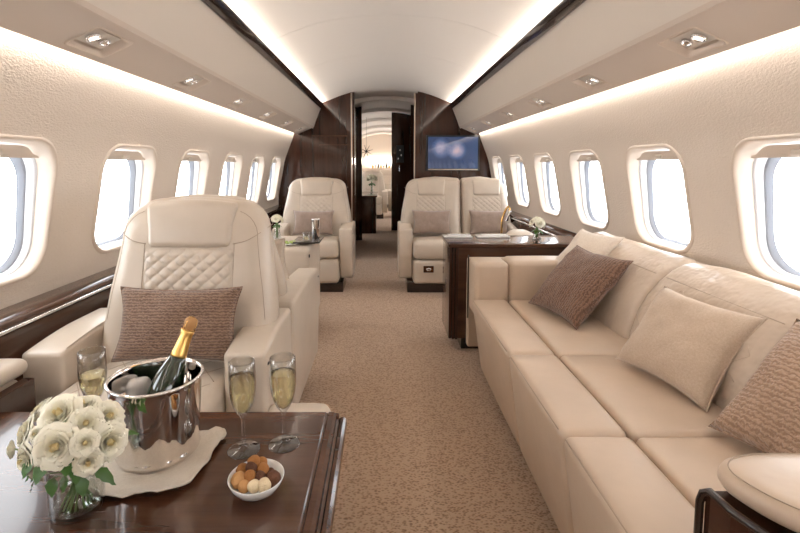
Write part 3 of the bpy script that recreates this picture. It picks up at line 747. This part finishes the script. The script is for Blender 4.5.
MB().tube([(.512, .715, .10), (.512, .715, .54), (.514, .712, .555), (.520, .705, .562), (.522, .66, .563), (.541, .602, .563), (.58, .567, .563), (.64, .550, .563), (1.17, .545, .563)], .0065, 10).build('arm_edging', 'dark', t)
MB().box(.60, 1.15, .60, .71, .10, .57).build('arm_core', 'black', t, False)

# ------------------------------------------------------------------ console between sofa and double seat
t = thing('console_table', 'dark walnut console across the end of the sofa', 'table', (0, 0, 0))
MB().rbox(.785, 2.80, .622, .82, .33, .024, .006, 2, 4).build('tabletop', 'wood_x', t)
MB().rbox(.80, 2.80, .343, .76, .29, .536, .006, 2, 2).build('body', 'wood_x', t)
for i, (dx, dy) in enumerate(((0, 0), (.014, -.010), (.028, -.016))):
    MB().rbox(.388 + dx * 1.2, 2.80 + dy, .343, .016, .30, .536, .006, 3, 2).build('pilaster', 'wood_v', t)
MB().box(.46, 1.10, 2.69, 2.90, 0, .075).build('plinth', 'dark', t, False)

# cabinet in front of the far-left seat with tray etc.
t = thing('side_cabinet', 'cream leather covered cabinet between the turned armchair and the far left armchair', 'cabinet', (-.74, 3.0, 0))
MB().rbox(0, 0, .34, .60, .50, .50, .03, 3, 4, (0, 0, .003)).build('body', 'leather', t)
MB().rbox(.301, -.235, .54, .006, .016, .02, .003, 1, 1).build('button', 'black', t)
MB().box(-.22, .22, -.18, .18, 0, .095).build('plinth', 'dark', t, False)
CT = .594
t = thing('tray', 'thin dark serving tray on the cream cabinet', 'tray', (-.47, 2.93, CT))
MB().rbox(0, 0, .016, .17, .22, .010, .004, 2, 3).build('tray_top', 'dark', t)
MB().box(-.05, .05, -.05, .05, 0, .012).build('tray_foot', 'black', t, False)
t = thing('tumbler', 'tall silver tumbler standing on the tray', 'tumbler', (-.425, 2.95, CT + .022))
MB().lathe([(.020, 0), (.024, .004), (.026, .12), (.0265, .125), (.024, .125), (.022, .01), (.001, .008)], 24).build('cup', 'chrome', t)
t = thing('candle_glass', 'small clear glass of golden drink beside the silver tumbler', 'glass', (-.475, 2.88, CT + .022))
MB().lathe([(.016, 0), (.018, .003), (.021, .05), (.019, .05), (.016, .006), (.001, .005)], 20).build('bowl', 'glass', t)
MB().lathe([(.0155, .007), (.0175, .032), (.001, .032)], 20).build('drink', 'wine', t)
t = thing('plate', 'small white plate of green garnish on the cream cabinet', 'plate', (-.565, 2.84, CT))
MB().lathe([(.025, 0), (.03, .003), (.052, .010), (.050, .012), (.028, .006), (.001, .005)], 28).build('dish', 'white', t)
random.seed(3)
gm = MB()
for i in range(14):
    a = random.random() * 2 * PI; r = .03 * random.random() ** .5
    gm.rbox(r * math.cos(a), r * math.sin(a), .014 + .006 * random.random(), .018, .012, .010, .004, 2, 1, mtx=Matrix.Rotation(a, 3, 'Z'))
gm.build('garnish', mat('garnish green', (.35, .45, .12), .5), t)

# ------------------------------------------------------------------ near table
TZ = .48
t = thing('table', 'glossy dark walnut table in the foreground', 'table', (0, 0, 0))
def toproom(y1, x1):  # table top profile swept along y with a moulded right edge
    return None
prof = [(-.935, TZ - .03), (-.935, TZ - .004), (-.932, TZ), (-.128, TZ), (-.125, TZ - .0025), (-.122, TZ - .0025), (-.119, TZ + .0005), (-.108, TZ), (-.101, TZ - .005), (-.099, TZ - .014), (-.094, TZ - .016), (-.091, TZ - .013), (-.084, TZ - .012), (-.078, TZ - .017), (-.076, TZ - .030), (-.082, TZ - .038), (-.10, TZ - .040)]
prof = [(x - (.012 if x > -.5 else 0), z) for x, z in prof]
MB().sweep_y(prof, [.12, 1.098], closed=True).build('tabletop', 'wood_x', t, False)
MB().rbox(-.517, 1.099, TZ - .016, .82, .012, .024, .005, 2, 2).build('edge_moulding', 'wood_x', t)
MB().box(-.90, -.13, .17, 1.05, TZ - .12, TZ - .03).build('apron', 'wood_x', t, False)
MB().rbox(-.52, .62, .19, .34, .60, .38, .01, 2, 2).build('pedestal', 'wood_v', t)

# napkin
pts = [(-.56, .80), (-.50, .79), (-.45, .798), (-.41, .792), (-.375, .812), (-.352, .85), (-.352, .90), (-.350, .955), (-.345, 1.00), (-.37, 1.005), (-.40, 1.00), (-.50, 1.05), (-.58, 1.03), (-.60, .92), (-.59, .84)]
cxn, cyn = -.475, .915
ch = chaikin(pts, 2); N = len(ch); K = 12; vs = []; fs = []
for lay in (0, 1):
    for k in range(K + 1):
        for i, (x, y) in enumerate(ch):
            s_ = k / K; X = cxn + (x - cxn) * s_; Y = cyn + (y - cyn) * s_
            d = math.hypot(X - cxn, Y - cyn); a = math.atan2(Y - cyn, X - cxn)
            fold = max(0, (d - .088)) / .05
            z = .0012 + .005 * min(1, fold) * (1 + noise.noise(Vector((X * 60, Y * 60, 3)))) + .009 * min(1, fold) * (.5 + .5 * math.sin(a * 11 + noise.noise(Vector((X * 12, Y * 12, 0))) * 5))
            q_ = Vector((X * 40, Y * 40, 1)); vs.append((X + .004 * min(1, fold) * noise.noise(q_), Y + .005 * min(1, fold) * noise.noise(q_ * 1.3), z + (.002 if lay else 0)))
B = (K + 1) * N
for k in range(K):
    for i in range(N):
        q = (k * N + i, k * N + (i + 1) % N, (k + 1) * N + (i + 1) % N, (k + 1) * N + i); fs.append(tuple(B + j for j in q)); fs.append(q[::-1])
for i in range(N): fs.append((K * N + i, K * N + (i + 1) % N, B + K * N + (i + 1) % N, B + K * N + i))
o = MB().add(vs, fs).build('napkin', 'cloth', None, loc=(0, 0, TZ)); tag(o, 'crumpled beige linen napkin under the ice bucket', 'napkin')

# ice bucket
BX, BY, BZ = -.468, .935, TZ + .0045
t = thing('ice_bucket', 'polished steel champagne bucket on the napkin', 'bucket', (BX, BY, BZ))
MB().lathe([(.001, .0), (.070, 0), (.076, .003), (.080, .008), (.081, .012), (.0785, .016), (.0795, .024), (.0845, .100), (.0885, .150), (.0895, .158), (.0912, .162), (.0895, .1655), (.0865, .164), (.0855, .158), (.081, .10), (.0755, .018), (.001, .014)], 72).build('body', 'steel', t)
MB().tube([(.0900 * math.cos(a * PI / 36), .0900 * math.sin(a * PI / 36), .1625) for a in range(72)], .0026, 8, closed=True).build('rim', 'chrome', t)
# bottle
foot = Vector((-.485, .900, BZ + .021)); tip = Vector((-.415, .985, .737)); ax = (tip - foot); L = ax.length; rot = ax.to_track_quat('Z', 'Y').to_matrix().to_4x4()
t = thing('champagne_bottle', 'dark green champagne bottle with gold foil neck leaning in the bucket', 'bottle', (0, 0, 0)); t.matrix_world = Matrix.Translation(foot) @ rot
M['bottle'] = mat('dark green bottle glass', (.008, .020, .008), .05, Coat_Weight=1)
M['foil'] = mat('gold foil', (.92, .60, .20), .28, 1); bump(M['foil'], noi(M['foil'], coords(M['foil']), 90, 3), .4, .002)
MB().lathe([(.001, .004), (.026, .0), (.031, .004), (.0325, .02), (.0325, .12), (.031, .138), (.026, .160), (.0195, .180), (.0155, .195)], 40).build('body', 'bottle', t)
MB().lathe([(.0175, .187), (.0158, .196), (.0142, .210), (.0130, .226), (.0127, .236), (.0138, .239), (.0140, .243), (.0125, .246)], 32).build('foil', 'foil', t)
M['cork'] = mat('cork', (.50, .27, .11), .8)
MB().lathe([(.0095, .244), (.0100, .250), (.0128, .254), (.0140, .260), (.0132, .268), (.009, .272), (.001, .273)], 24).build('cork', 'cork', t)
cg = MB()
cg.tube([(.0145 * math.cos(a * PI / 12), .0145 * math.sin(a * PI / 12), .246) for a in range(24)], .0014, 6, closed=True)
for k in range(4):
    a = k * PI / 2 + .4; cg.tube([(.0146 * math.cos(a), .0146 * math.sin(a), .246), (.0152 * math.cos(a), .0152 * math.sin(a), .257), (.011 * math.cos(a), .011 * math.sin(a), .271), (0, 0, .2745)], .0009, 6)
cg.tube([(.014, 0, .246), (.020, .002, .249), (.021, .001, .243), (.016, 0, .240)], .0009, 6)
cg.build('wire_cage', 'brass', t)
# ice
o = MB().rbox(0, 0, 0, .046, .044, .036, .014, 3, 2, mtx=Matrix.Rotation(.3, 3, 'Z')).build('ice_cube', mat('ice', (.93, .92, .90), .2, Transmission_Weight=.6, IOR=1.31), None, loc=(-.516, .955, BZ + .128)); tag(o, 'rounded lump of ice at the left inside the champagne bucket', 'ice')

# flutes
def flute(x, y, label, level=.172):
    t = thing('champagne_flute', label, 'glass', (x, y, TZ), random.random() * 6, 'champagne flutes')
    outer = [(.034, 0), (.0345, .0012), (.033, .0022), (.018, .0045), (.007, .008), (.0042, .014), (.0038, .05), (.0042, .072), (.0075, .082), (.014, .091), (.021, .106), (.0265, .128), (.0285, .150), (.0283, .180), (.0272, .208)]
    inner = [(.0266, .2085), (.0264, .206), (.0274, .180), (.0276, .150), (.0256, .1285), (.0198, .107), (.012, .093), (.005, .0875), (.0005, .086)]
    MB().lathe(outer[::1] + inner, 40).build('glass', 'glass', t)
    liq = [(.0005, .0863), (.0048, .0877), (.0118, .0932), (.0196, .1071), (.0254, .1285), (.0274, .150), (.0275, level - .001), (.0265, level), (.0005, level)]
    MB().lathe(liq, 36).build('champagne', 'wine', t)
    t.scale = (.98, .98, .935)
    return t
flute(-.294, .945, 'champagne flute in front of the right one, left of the pair beside the bucket')
flute(-.213, .965, 'champagne flute nearest the right edge of the table')
flute(-.640, 1.00, 'champagne flute at the left behind the white roses', .150)

# bowl with truffles
BWX, BWY = -.233, .818
t = thing('bowl', 'small white porcelain bowl of truffles on the table', 'bowl', (BWX, BWY, TZ))
MB().lathe([(.001, .002), (.022, .0), (.0255, .001), (.027, .003), (.040, .011), (.0475, .022), (.0505, .030), (.0503, .0315), (.0487, .031), (.0455, .023), (.038, .0150), (.026, .007), (.001, .005)], 48).build('dish', 'white', t)
M['truf_a'] = mat('cocoa dusted truffle', (.36, .15, .04), .85); M['truf_b'] = mat('dark truffle', (.12, .045, .02), .75)
M['truf_c'] = mat('light caramel truffle', (.55, .30, .12), .8); M['truf_d'] = mat('white truffle', (.80, .66, .44), .7)
for k in 'abcd': bump(M['truf_' + k], noi(M['truf_' + k], coords(M['truf_' + k]), 240, 4), .9, .003)
TR = [(241.4, 469.7, 'a', .0105, .026, 'rusty brown truffle at the left back of the bowl'), (251.5, 467, 'b', .0095, .037, 'dark cocoa truffle near the top of the pile'),
      (254, 462, 'a', .0105, .041, 'rusty truffle at the very top back of the pile'), (261.5, 463, 'a', .0095, .034, 'orange brown truffle at the back right of the pile'), (262.6, 469.5, 'a', .0105, .030, 'round orange brown truffle right of centre'),
      (270, 473, 'b', .008, .022, 'small brown truffle at the right back of the bowl'), (249.8, 476.4, 'a', .0098, .029, 'cocoa dusted truffle in the centre of the pile'), (260, 477, 'b', .0095, .026, 'dark brown truffle in the centre right'),
      (273.5, 479, 'b', .0125, .021, 'large dark chocolate truffle at the right rim'), (238.8, 480, 'c', .0125, .023, 'large light caramel truffle at the left rim'), (244.5, 486, 'c', .010, .019, 'light caramel truffle at the front left'),
      (254, 486, 'd', .0100, .021, 'white truffle at the front, left of its twin'), (264.4, 485.2, 'd', .0108, .021, 'rounder white truffle at the front right')]
F_, TH_ = 470.0, math.radians(5); CYP = 165 + F_ * math.tan(TH_)
def at_z(u, v, z):
    a = (u - 383) / F_; b = -(v - CYP) / F_; c, s = math.cos(TH_), math.sin(TH_)
    d = (a, b * s + c, b * c - s); k = (z - H) / d[2]; return (d[0] * k, d[1] * k)
for u, v_, k, r, z, lb in TR:
    r *= 1.14; z += .003
    x, y = at_z(u, v_, TZ + z)
    if 1:
        dx, dy = x - BWX, y - BWY; dd = math.hypot(dx, dy); lim = interp([(.012, .028), (.028, .042), (.041, .048)], z) - r * .55
        if dd > lim: x = BWX + dx * lim / dd; y = BWY + dy * lim / dd
    mb = MB().rbox(0, 0, 0, 2 * r, 2 * r, 2 * r, r, 5, 1, fn=lambda a, b, c: tuple(Vector((a, b, c)) * (1 + .10 * noise.noise(Vector((a, b, c)) * 120 + Vector((u, v_, 0))))))
    o = mb.build('truffle', 'truf_' + k, None, loc=(x, y, TZ + z)); tag(o, lb, 'truffle', 'truffles in the bowl')

# ------------------------------------------------------------------ roses
def petal(mb, R, ang, open_, hgt, wid, curl, base=0, seed=0):
    nu, nv = 8, 6; vs = []; fs = []
    for j in range(nv + 1):
        t = j / nv
        for i in range(nu + 1):
            s = i / nu * 2 - 1
            w = wid * (math.sin(min(1, t * 1.15) * PI / 2) ** .7) * math.sqrt(max(.02, 1 - max(0, (t - .55) / .47) ** 3 * s * s))
            th = ang + s * w
            rad = R * (.35 + .65 * math.sin(t * PI / 2)) + open_ * t ** 2
            if t > .7: rad += curl * (t - .7) / .3 * (.5 + .5 * abs(s))
            z = hgt * t * (1 - .12 * s * s * t) - (curl * .9 * ((t - .7) / .3) ** 2 if t > .7 else 0) + base
            rad += .0012 * noise.noise(Vector((s * 2 + seed, t * 3, seed)))
            vs.append((rad * math.cos(th), rad * math.sin(th), z))
    for j in range(nv):
        for i in range(nu):
            a = j * (nu + 1) + i; fs.append((a, a + 1, a + nu + 2, a + nu + 1))
    mb.add(vs, fs)
def rose_meshes(seed):
    random.seed(seed); o, i_ = MB(), MB()   # unit: outer radius about 1 => scaled later
    S = .03
    for k in range(3): petal(i_, .20 * S, k * 2.1, -.12 * S, 1.0 * S, 1.45, 0, 0, seed + k)
    for ring, (R, n, op, h, w, cu) in enumerate(((.20, 3, .01, 1.02, 1.25, .03), (.31, 4, .03, 1.03, 1.05, .06), (.43, 4, .05, 1.02, 1.05, .09), (.56, 5, .09, .98, .90, .13), (.70, 5, .14, .91, .90, .18), (.84, 6, .20, .80, .80, .24), (.96, 6, .28, .66, .80, .30))):
        for k in range(n):
            petal(i_ if ring == 0 else o, R * S * random.uniform(.94, 1.06), 2 * PI * (k + random.uniform(-.1, .1)) / n + ring * 1.1, op * S * random.uniform(.8, 1.2), h * S * random.uniform(.95, 1.05), w, cu * S, 0, seed + ring * 7 + k)
    i_.lathe([(.02 * S, .3 * S), (.22 * S, .4 * S), (.24 * S, .62 * S), (.14 * S, .84 * S), (.02 * S, .90 * S)], 12)
    o.lathe([(.02 * S, -.10 * S), (.30 * S, .0), (.45 * S, .15 * S), (.3 * S, .3 * S), (.02 * S, .3 * S)], 12)
    return o, i_
RM = []
for s_ in (11, 12, 13):
    o, i_ = rose_meshes(s_); RM.append((o, i_))
VX, VY = -.533, .772
BC = Vector((-.548, .800, .605))   # centre of the bouquet dome
def rose(u, v_, wpx, depth, label, idx, stem=True):
    y = depth; a = (u - 383) / F_; b = -(v_ - CYP) / F_; c, s = math.cos(TH_), math.sin(TH_); d = Vector((a, b * s + c, b * c - s)); p = Vector((0, 0, H)) + d * (y / d.y)
    dirv = (p - BC); dirv += Vector((0, -.03, .02)); dirv.normalize()
    k = wpx / 2 * y / F_ / (.03 * 1.10)
    t = thing('rose', label, 'rose', (0, 0, 0), 0, 'white roses in the vase')
    base = p - dirv * .03 * k * .6
    t.matrix_world = Matrix.Translation(base) @ (dirv.to_track_quat('Z', 'Y').to_matrix().to_4x4() @ Matrix.Rotation(idx * 1.3, 4, 'Z'))
    o, i_ = RM[idx % 3]
    q = MB(); q.add([(x * k, y_ * k, z * k) for x, y_, z in o.v], o.f); bl_ = q.build('bloom', 'petal', t)
    q = MB(); q.add([(x * k, y_ * k, z * k) for x, y_, z in i_.v], i_.f); q.build('heart', 'petal_in', bl_)
    # stem down to the vase
    inv = t.matrix_world.inverted()
    ang = idx * 2.4; foot_ = Vector((VX + .024 * math.cos(ang), VY + .024 * math.sin(ang), TZ + .013)); neck = Vector((VX + .016 * math.cos(ang + 2.6), VY + .016 * math.sin(ang + 2.6), TZ + .082))
    pts = []
    for kk in range(11):
        tt = kk / 10; P0 = foot_.lerp(neck, min(1, tt * 1.8)) if tt < .55 else neck.lerp(base, (tt - .55) / .45); pts.append(inv @ P0)
    MB().tube(pts, .0016, 6).build('stem', 'stem', t)
    return t, inv
RS = [(55, 447, 37, .715, 'large open white rose at the front centre of the bouquet'), (59, 413, 35, .765, 'large white rose on top of the bouquet, left of centre'), (110, 442, 31, .770, 'large white rose at the right side of the bouquet'),
      (24, 433, 31, .775, 'white rose at the upper left side of the bouquet'), (25, 461, 33, .750, 'ruffled white rose at the lower left of the bouquet'), (86, 423, 27, .748, 'ruffled white rose above the small ones right of centre'),
      (85, 443, 22, .722, 'small white rose right of the large front one'), (88, 463, 23, .730, 'small white rose lowest on the right'), (109, 416, 28, .805, 'white rose at the upper right, toward the bucket'),
      (82, 405, 28, .815, 'white rose at the top back, right of centre'), (10, 450, 14, .79, 'white bud at the far left edge of the bouquet'), (35, 434, 14, .745, 'small white bud between the two left roses'),
      (38, 411, 27, .81, 'white rose at the top back left'), (35, 474, 18, .755, 'white bud low on the left under the ruffled rose'), (66, 432, 15, .735, 'small white bud wedged above the front rose'), (118, 428, 16, .80, 'half hidden white bud behind the right rose')]
for i, r_ in enumerate(RS): rose(*r_, i)
# leaves
def leafmesh(L=.05, W=.02):
    vs = []; fs = []; n = 8
    for j in range(n + 1):
        t = j / n; w = W * math.sin(PI * t ** .8) * (1 - .2 * t) + .0004; 
        for s in (-1, -.5, 0, .5, 1): vs.append((s * w, L * t, -.25 * L * t * t + .12 * w * abs(s) + .0015 * math.sin(t * 20) * abs(s)))
    for j in range(n):
        for i in range(4):
            a = j * 5 + i; fs.append((a, a + 1, a + 6, a + 5))
    return MB().add(vs, fs)
LV = [((-.485, .745, .572), -80, -30, .045, 'long dark leaf hanging over the vase rim toward the bucket'), ((-.545, .735, .565), 185, -62, .030, 'broad leaf hanging over the front of the vase, left of centre'), ((-.525, .738, .567), 165, -55, .026, 'leaf hanging at the front centre of the vase'),
      ((-.575, .745, .565), 120, -50, .032, 'leaf hanging at the left of the vase'), ((-.50, .735, .565), -130, -60, .030, 'leaf below the small lowest rose'), ((-.48, .80, .60), -60, 0, .040, 'leaf sticking out right under the right rose'), ((-.585, .755, .578), 150, -55, .030, 'leaf tip under the lower left rose')]
LV += [((-.585, .745, .592), 165, -40, .030, 'small leaf between the left roses'), ((-.52, .735, .60), -150, -10, .035, 'small leaf under the right rose'), ((-.56, .74, .592), 178, -35, .035, 'leaf tucked under the large front rose'),
       ((-.505, .74, .59), -160, -40, .034, 'leaf tucked above the lowest small rose'), ((-.585, .76, .58), 140, -40, .035, 'dark leaf under the left roses')]
for p, rz, rx, L_, lb in LV:
    mb = leafmesh(L_, L_ * .36); R_ = Matrix.Rotation(math.radians(rz), 4, 'Z') @ Matrix.Rotation(math.radians(rx), 4, 'X')
    t = thing('rose_leaf', lb, 'leaf', p, 0, 'leaves of the bouquet')
    MB().add(mb.v, mb.f, R_).build('blade', 'leaf', t)
    MB().tube([(0, 0, 0), Vector((VX, VY, TZ + .07)) - Vector(p)], .0010, 5).build('stalk', 'stem', t)
t = thing('vase', 'small round clear glass vase holding the white roses', 'vase', (VX, VY, TZ))
MB().lathe([(.001, 0), (.036, 0), (.040, .003), (.0415, .010), (.0425, .03), (.0425, .070), (.0415, .090), (.0405, .0915), (.0395, .090), (.0405, .070), (.0405, .03), (.039, .013), (.035, .009), (.001, .008)], 48).build('glass', 'glass', t)
MB().lathe([(.001, .0083), (.035, .0093), (.0385, .0133), (.0400, .03), (.0400, .052), (.001, .052)], 40).build('water', 'water', t)

# posy on the console
def posy(x, y, z, r, label, vl, h=.06, n=9, seed=1):
    random.seed(seed)
    t = thing('vase', vl, 'vase', (x, y, z))
    MB().lathe([(.001, 0), (.026, 0), (.028, .003), (.018, h * .55), (.017, h), (.0155, h), (.016, h * .55), (.022, .006), (.001, .005)], 24).build('body', 'glass', t)
    t = thing('flower_posy', label, 'flowers', (x, y, z + h))
    o, i_ = RM[1]
    k = r * .48 / .0375
    for q in range(n):
        a = q * 2.4; el = math.asin(min(1, .15 + .85 * q / (n - 1))); d = Vector((math.cos(a) * math.cos(el), math.sin(a) * math.cos(el), math.sin(el)))
        T = Matrix.Translation(Vector((0, 0, r * .55)) + d * r * .55) @ d.to_track_quat('Z', 'Y').to_matrix().to_4x4()
        b = MB().add([(x_ * k, y_ * k, z_ * k) for x_, y_, z_ in o.v], o.f, T).add([(x_ * k, y_ * k, z_ * k) for x_, y_, z_ in i_.v], i_.f, T).build('bloom', 'petal', t)
    for q in range(5):
        a = q * 1.3; l = leafmesh(r * .9, r * .3)
        MB().add(l.v, l.f, Matrix.Rotation(a, 4, 'Z') @ Matrix.Rotation(-.3, 4, 'X')).build('leaf', 'leaf', t)
    MB().tube([(0, 0, -h + .012), (0, 0, r * .5)], .008, 8).build('stems', 'stem', t)
posy(.925, 2.80, .634, .052, 'round posy of cream flowers on the walnut console', 'small glass vase on the walnut console')
# little flowers by the far left seat
posy(-.70, 3.08, CT - .004, .045, 'small white posy on the cream cabinet, left of the far armchair', 'slim glass vase on the cream cabinet', .10, 7, 4)

# papers / napkins on console
for i, (x0, x1, lb) in enumerate(((.375, .55, 'folded white napkin at the aisle end of the console'), (.58, .78, 'folded white napkin in the middle of the console'))):
    t = thing('folded_napkin', lb, 'napkin', ((x0 + x1) / 2, 2.90, .634)); w = x1 - x0
    MB().rbox(0, 0, .005, w, .09, .009, .003, 2, 8, (0, 0, .002)).build('cloth', 'white', t)
    MB().rbox(.01, 0, .0135, w * .8, .07, .006, .003, 2, 6, (0, 0, .002)).build('cloth_fold', 'white', t)
# curved cream armrest + brass ring beside double seat
t = thing('armchair', 'rounded cream seat arm behind the console posy', 'armchair', (1.02, 3.45, 0))
MB().rbox(0, 0, .35, .26, .30, .50, .10, 5, 5, fn=lambda x, y, z: (x, y, z - (1.4 * x * x if z > 0 else 0))).build('armrest', 'leather', t)
MB().box(-.10, .10, -.12, .12, 0, .11).build('plinth', 'dark', t, False)
t = thing('reading_lamp', 'curved brass lamp by the double seat at the right wall', 'lamp', (.865, 3.40, .10))
MB().tube([(0, 0, 0), (0, 0, .50), (.0, 0, .57), (.012, 0, .62), (.028, 0, .66), (.045, 0, .68), (.055, 0, .665), (.052, 0, .63), (.038, 0, .59)], .008, 10).build('arm', 'brass', t)
MB().rbox(.045, 0, .61, .022, .02, .09, .009, 3, 2, mtx=Matrix.Rotation(.35, 3, 'Y')).build('lamp_head', 'chrome', t)
MB().lathe([(.001, -.10), (.05, -.10), (.05, -.085), (.01, -.08), (.009, 0)], 20).build('base', 'brass', t)

# ------------------------------------------------------------------ far cabin beyond the doorway
t = thing('cabinet', 'dark wooden cabinet on the left of the far cabin', 'cabinet', (-.32, 7.9, 0))
MB().rbox(0, 0, .29, .42, 1.1, .58, .01, 2, 2).build('body', 'wood_v', t)
MB().rbox(0, 0, .59, .46, 1.14, .025, .006, 2, 2).build('worktop', 'wood_y', t)
posy(-.20, 8.3, .602, .11, 'white flowers on the cabinet in the far cabin', 'vase on the cabinet in the far cabin', .16, 9, 7)
for i, (x, y, rz, lb) in enumerate(((-.22, 9.9, 0, 'cream armchair on the left of the far cabin seen through the doorway'), (.42, 10.2, 0, 'cream armchair in the middle of the far cabin'), (-.70, 11.6, 0, 'cream armchair at the far left end of the cabin'), (.10, 12.4, 0, 'cream armchair against the end wall of the far cabin'))):
    club_seat('armchair', lb, (x, y, 0), rz, W=.62 if i < 3 else .5, hb=.27, ht=.22)
t = thing('end_cabinet', 'lit display cabinet on the end wall of the far cabin', 'cabinet', (.02, 13.0, 0))
MB().rbox(0, 0, .5, 1.3, .30, 1.0, .01, 2, 2).build('body', 'bezel', t)
MB().box(-.5, .5, .13, .15, 1.08, 1.28).build('lit_panel', 'far_glow', t, False)
random.seed(5)
for i in range(9):
    x = -.28 + .075 * i; h_ = .10 + .12 * random.random()
    g = thing('decanter', 'bottle on the end cabinet, %s' % ['leftmost', 'second from left', 'third from left', 'fourth from left', 'the middle one', 'fourth from right', 'third from right', 'second from right', 'rightmost'][i], 'bottle', (x, 12.93, 1.0), 0, 'bottles on the end cabinet')
    MB().lathe([(.001, 0), (.025, 0), (.026, h_ * .6), (.010, h_ * .75), (.010, h_), (.001, h_)], 12).build('bottle_body', 'brass' if i % 3 == 0 else 'chrome' if i % 3 == 1 else 'dark', g)
t = thing('wall_ornament', 'black star shaped ornament hanging above the far cabinet', 'ornament', (-.27, 7.7, 1.30))
for a in range(4):
    an = a * PI / 4 + .3; d = Vector((math.cos(an), .15, math.sin(an))) * .11
    MB().tube([-d, Vector((0, 0, 0)), d], .008, 6, rf=lambda q: .3 + .7 * math.sin(PI * q)).build('spike', 'black', t)
MB().tube([(0, 0, 0), (0, 0, .55)], .002, 5).build('wire', 'black', t)

# ------------------------------------------------------------------ world, camera
w = bpy.data.worlds.new('sky'); sc.world = w; w.use_nodes = True
bg = w.node_tree.nodes['Background']; bg.inputs[0].default_value = (.93, .965, 1, 1); bg.inputs[1].default_value = 4.6
cam = bpy.data.cameras.new('camera'); co = bpy.data.objects.new('camera', cam); link(co); sc.camera = co
co.location = (0, 0, H); co.rotation_euler = (math.radians(85), 0, 0)
cam.sensor_width = 36; cam.lens = F_ / 800 * 36 ; cam.clip_start = .02
cam.shift_x = (400 - 383) / 800; cam.shift_y = (CYP - 266.5) / 800
vs_ = sc.view_settings; vs_.view_transform = 'Standard'; vs_.look = 'None'; vs_.gamma = 1; vs_.use_curve_mapping = False; vs_.exposure = .66
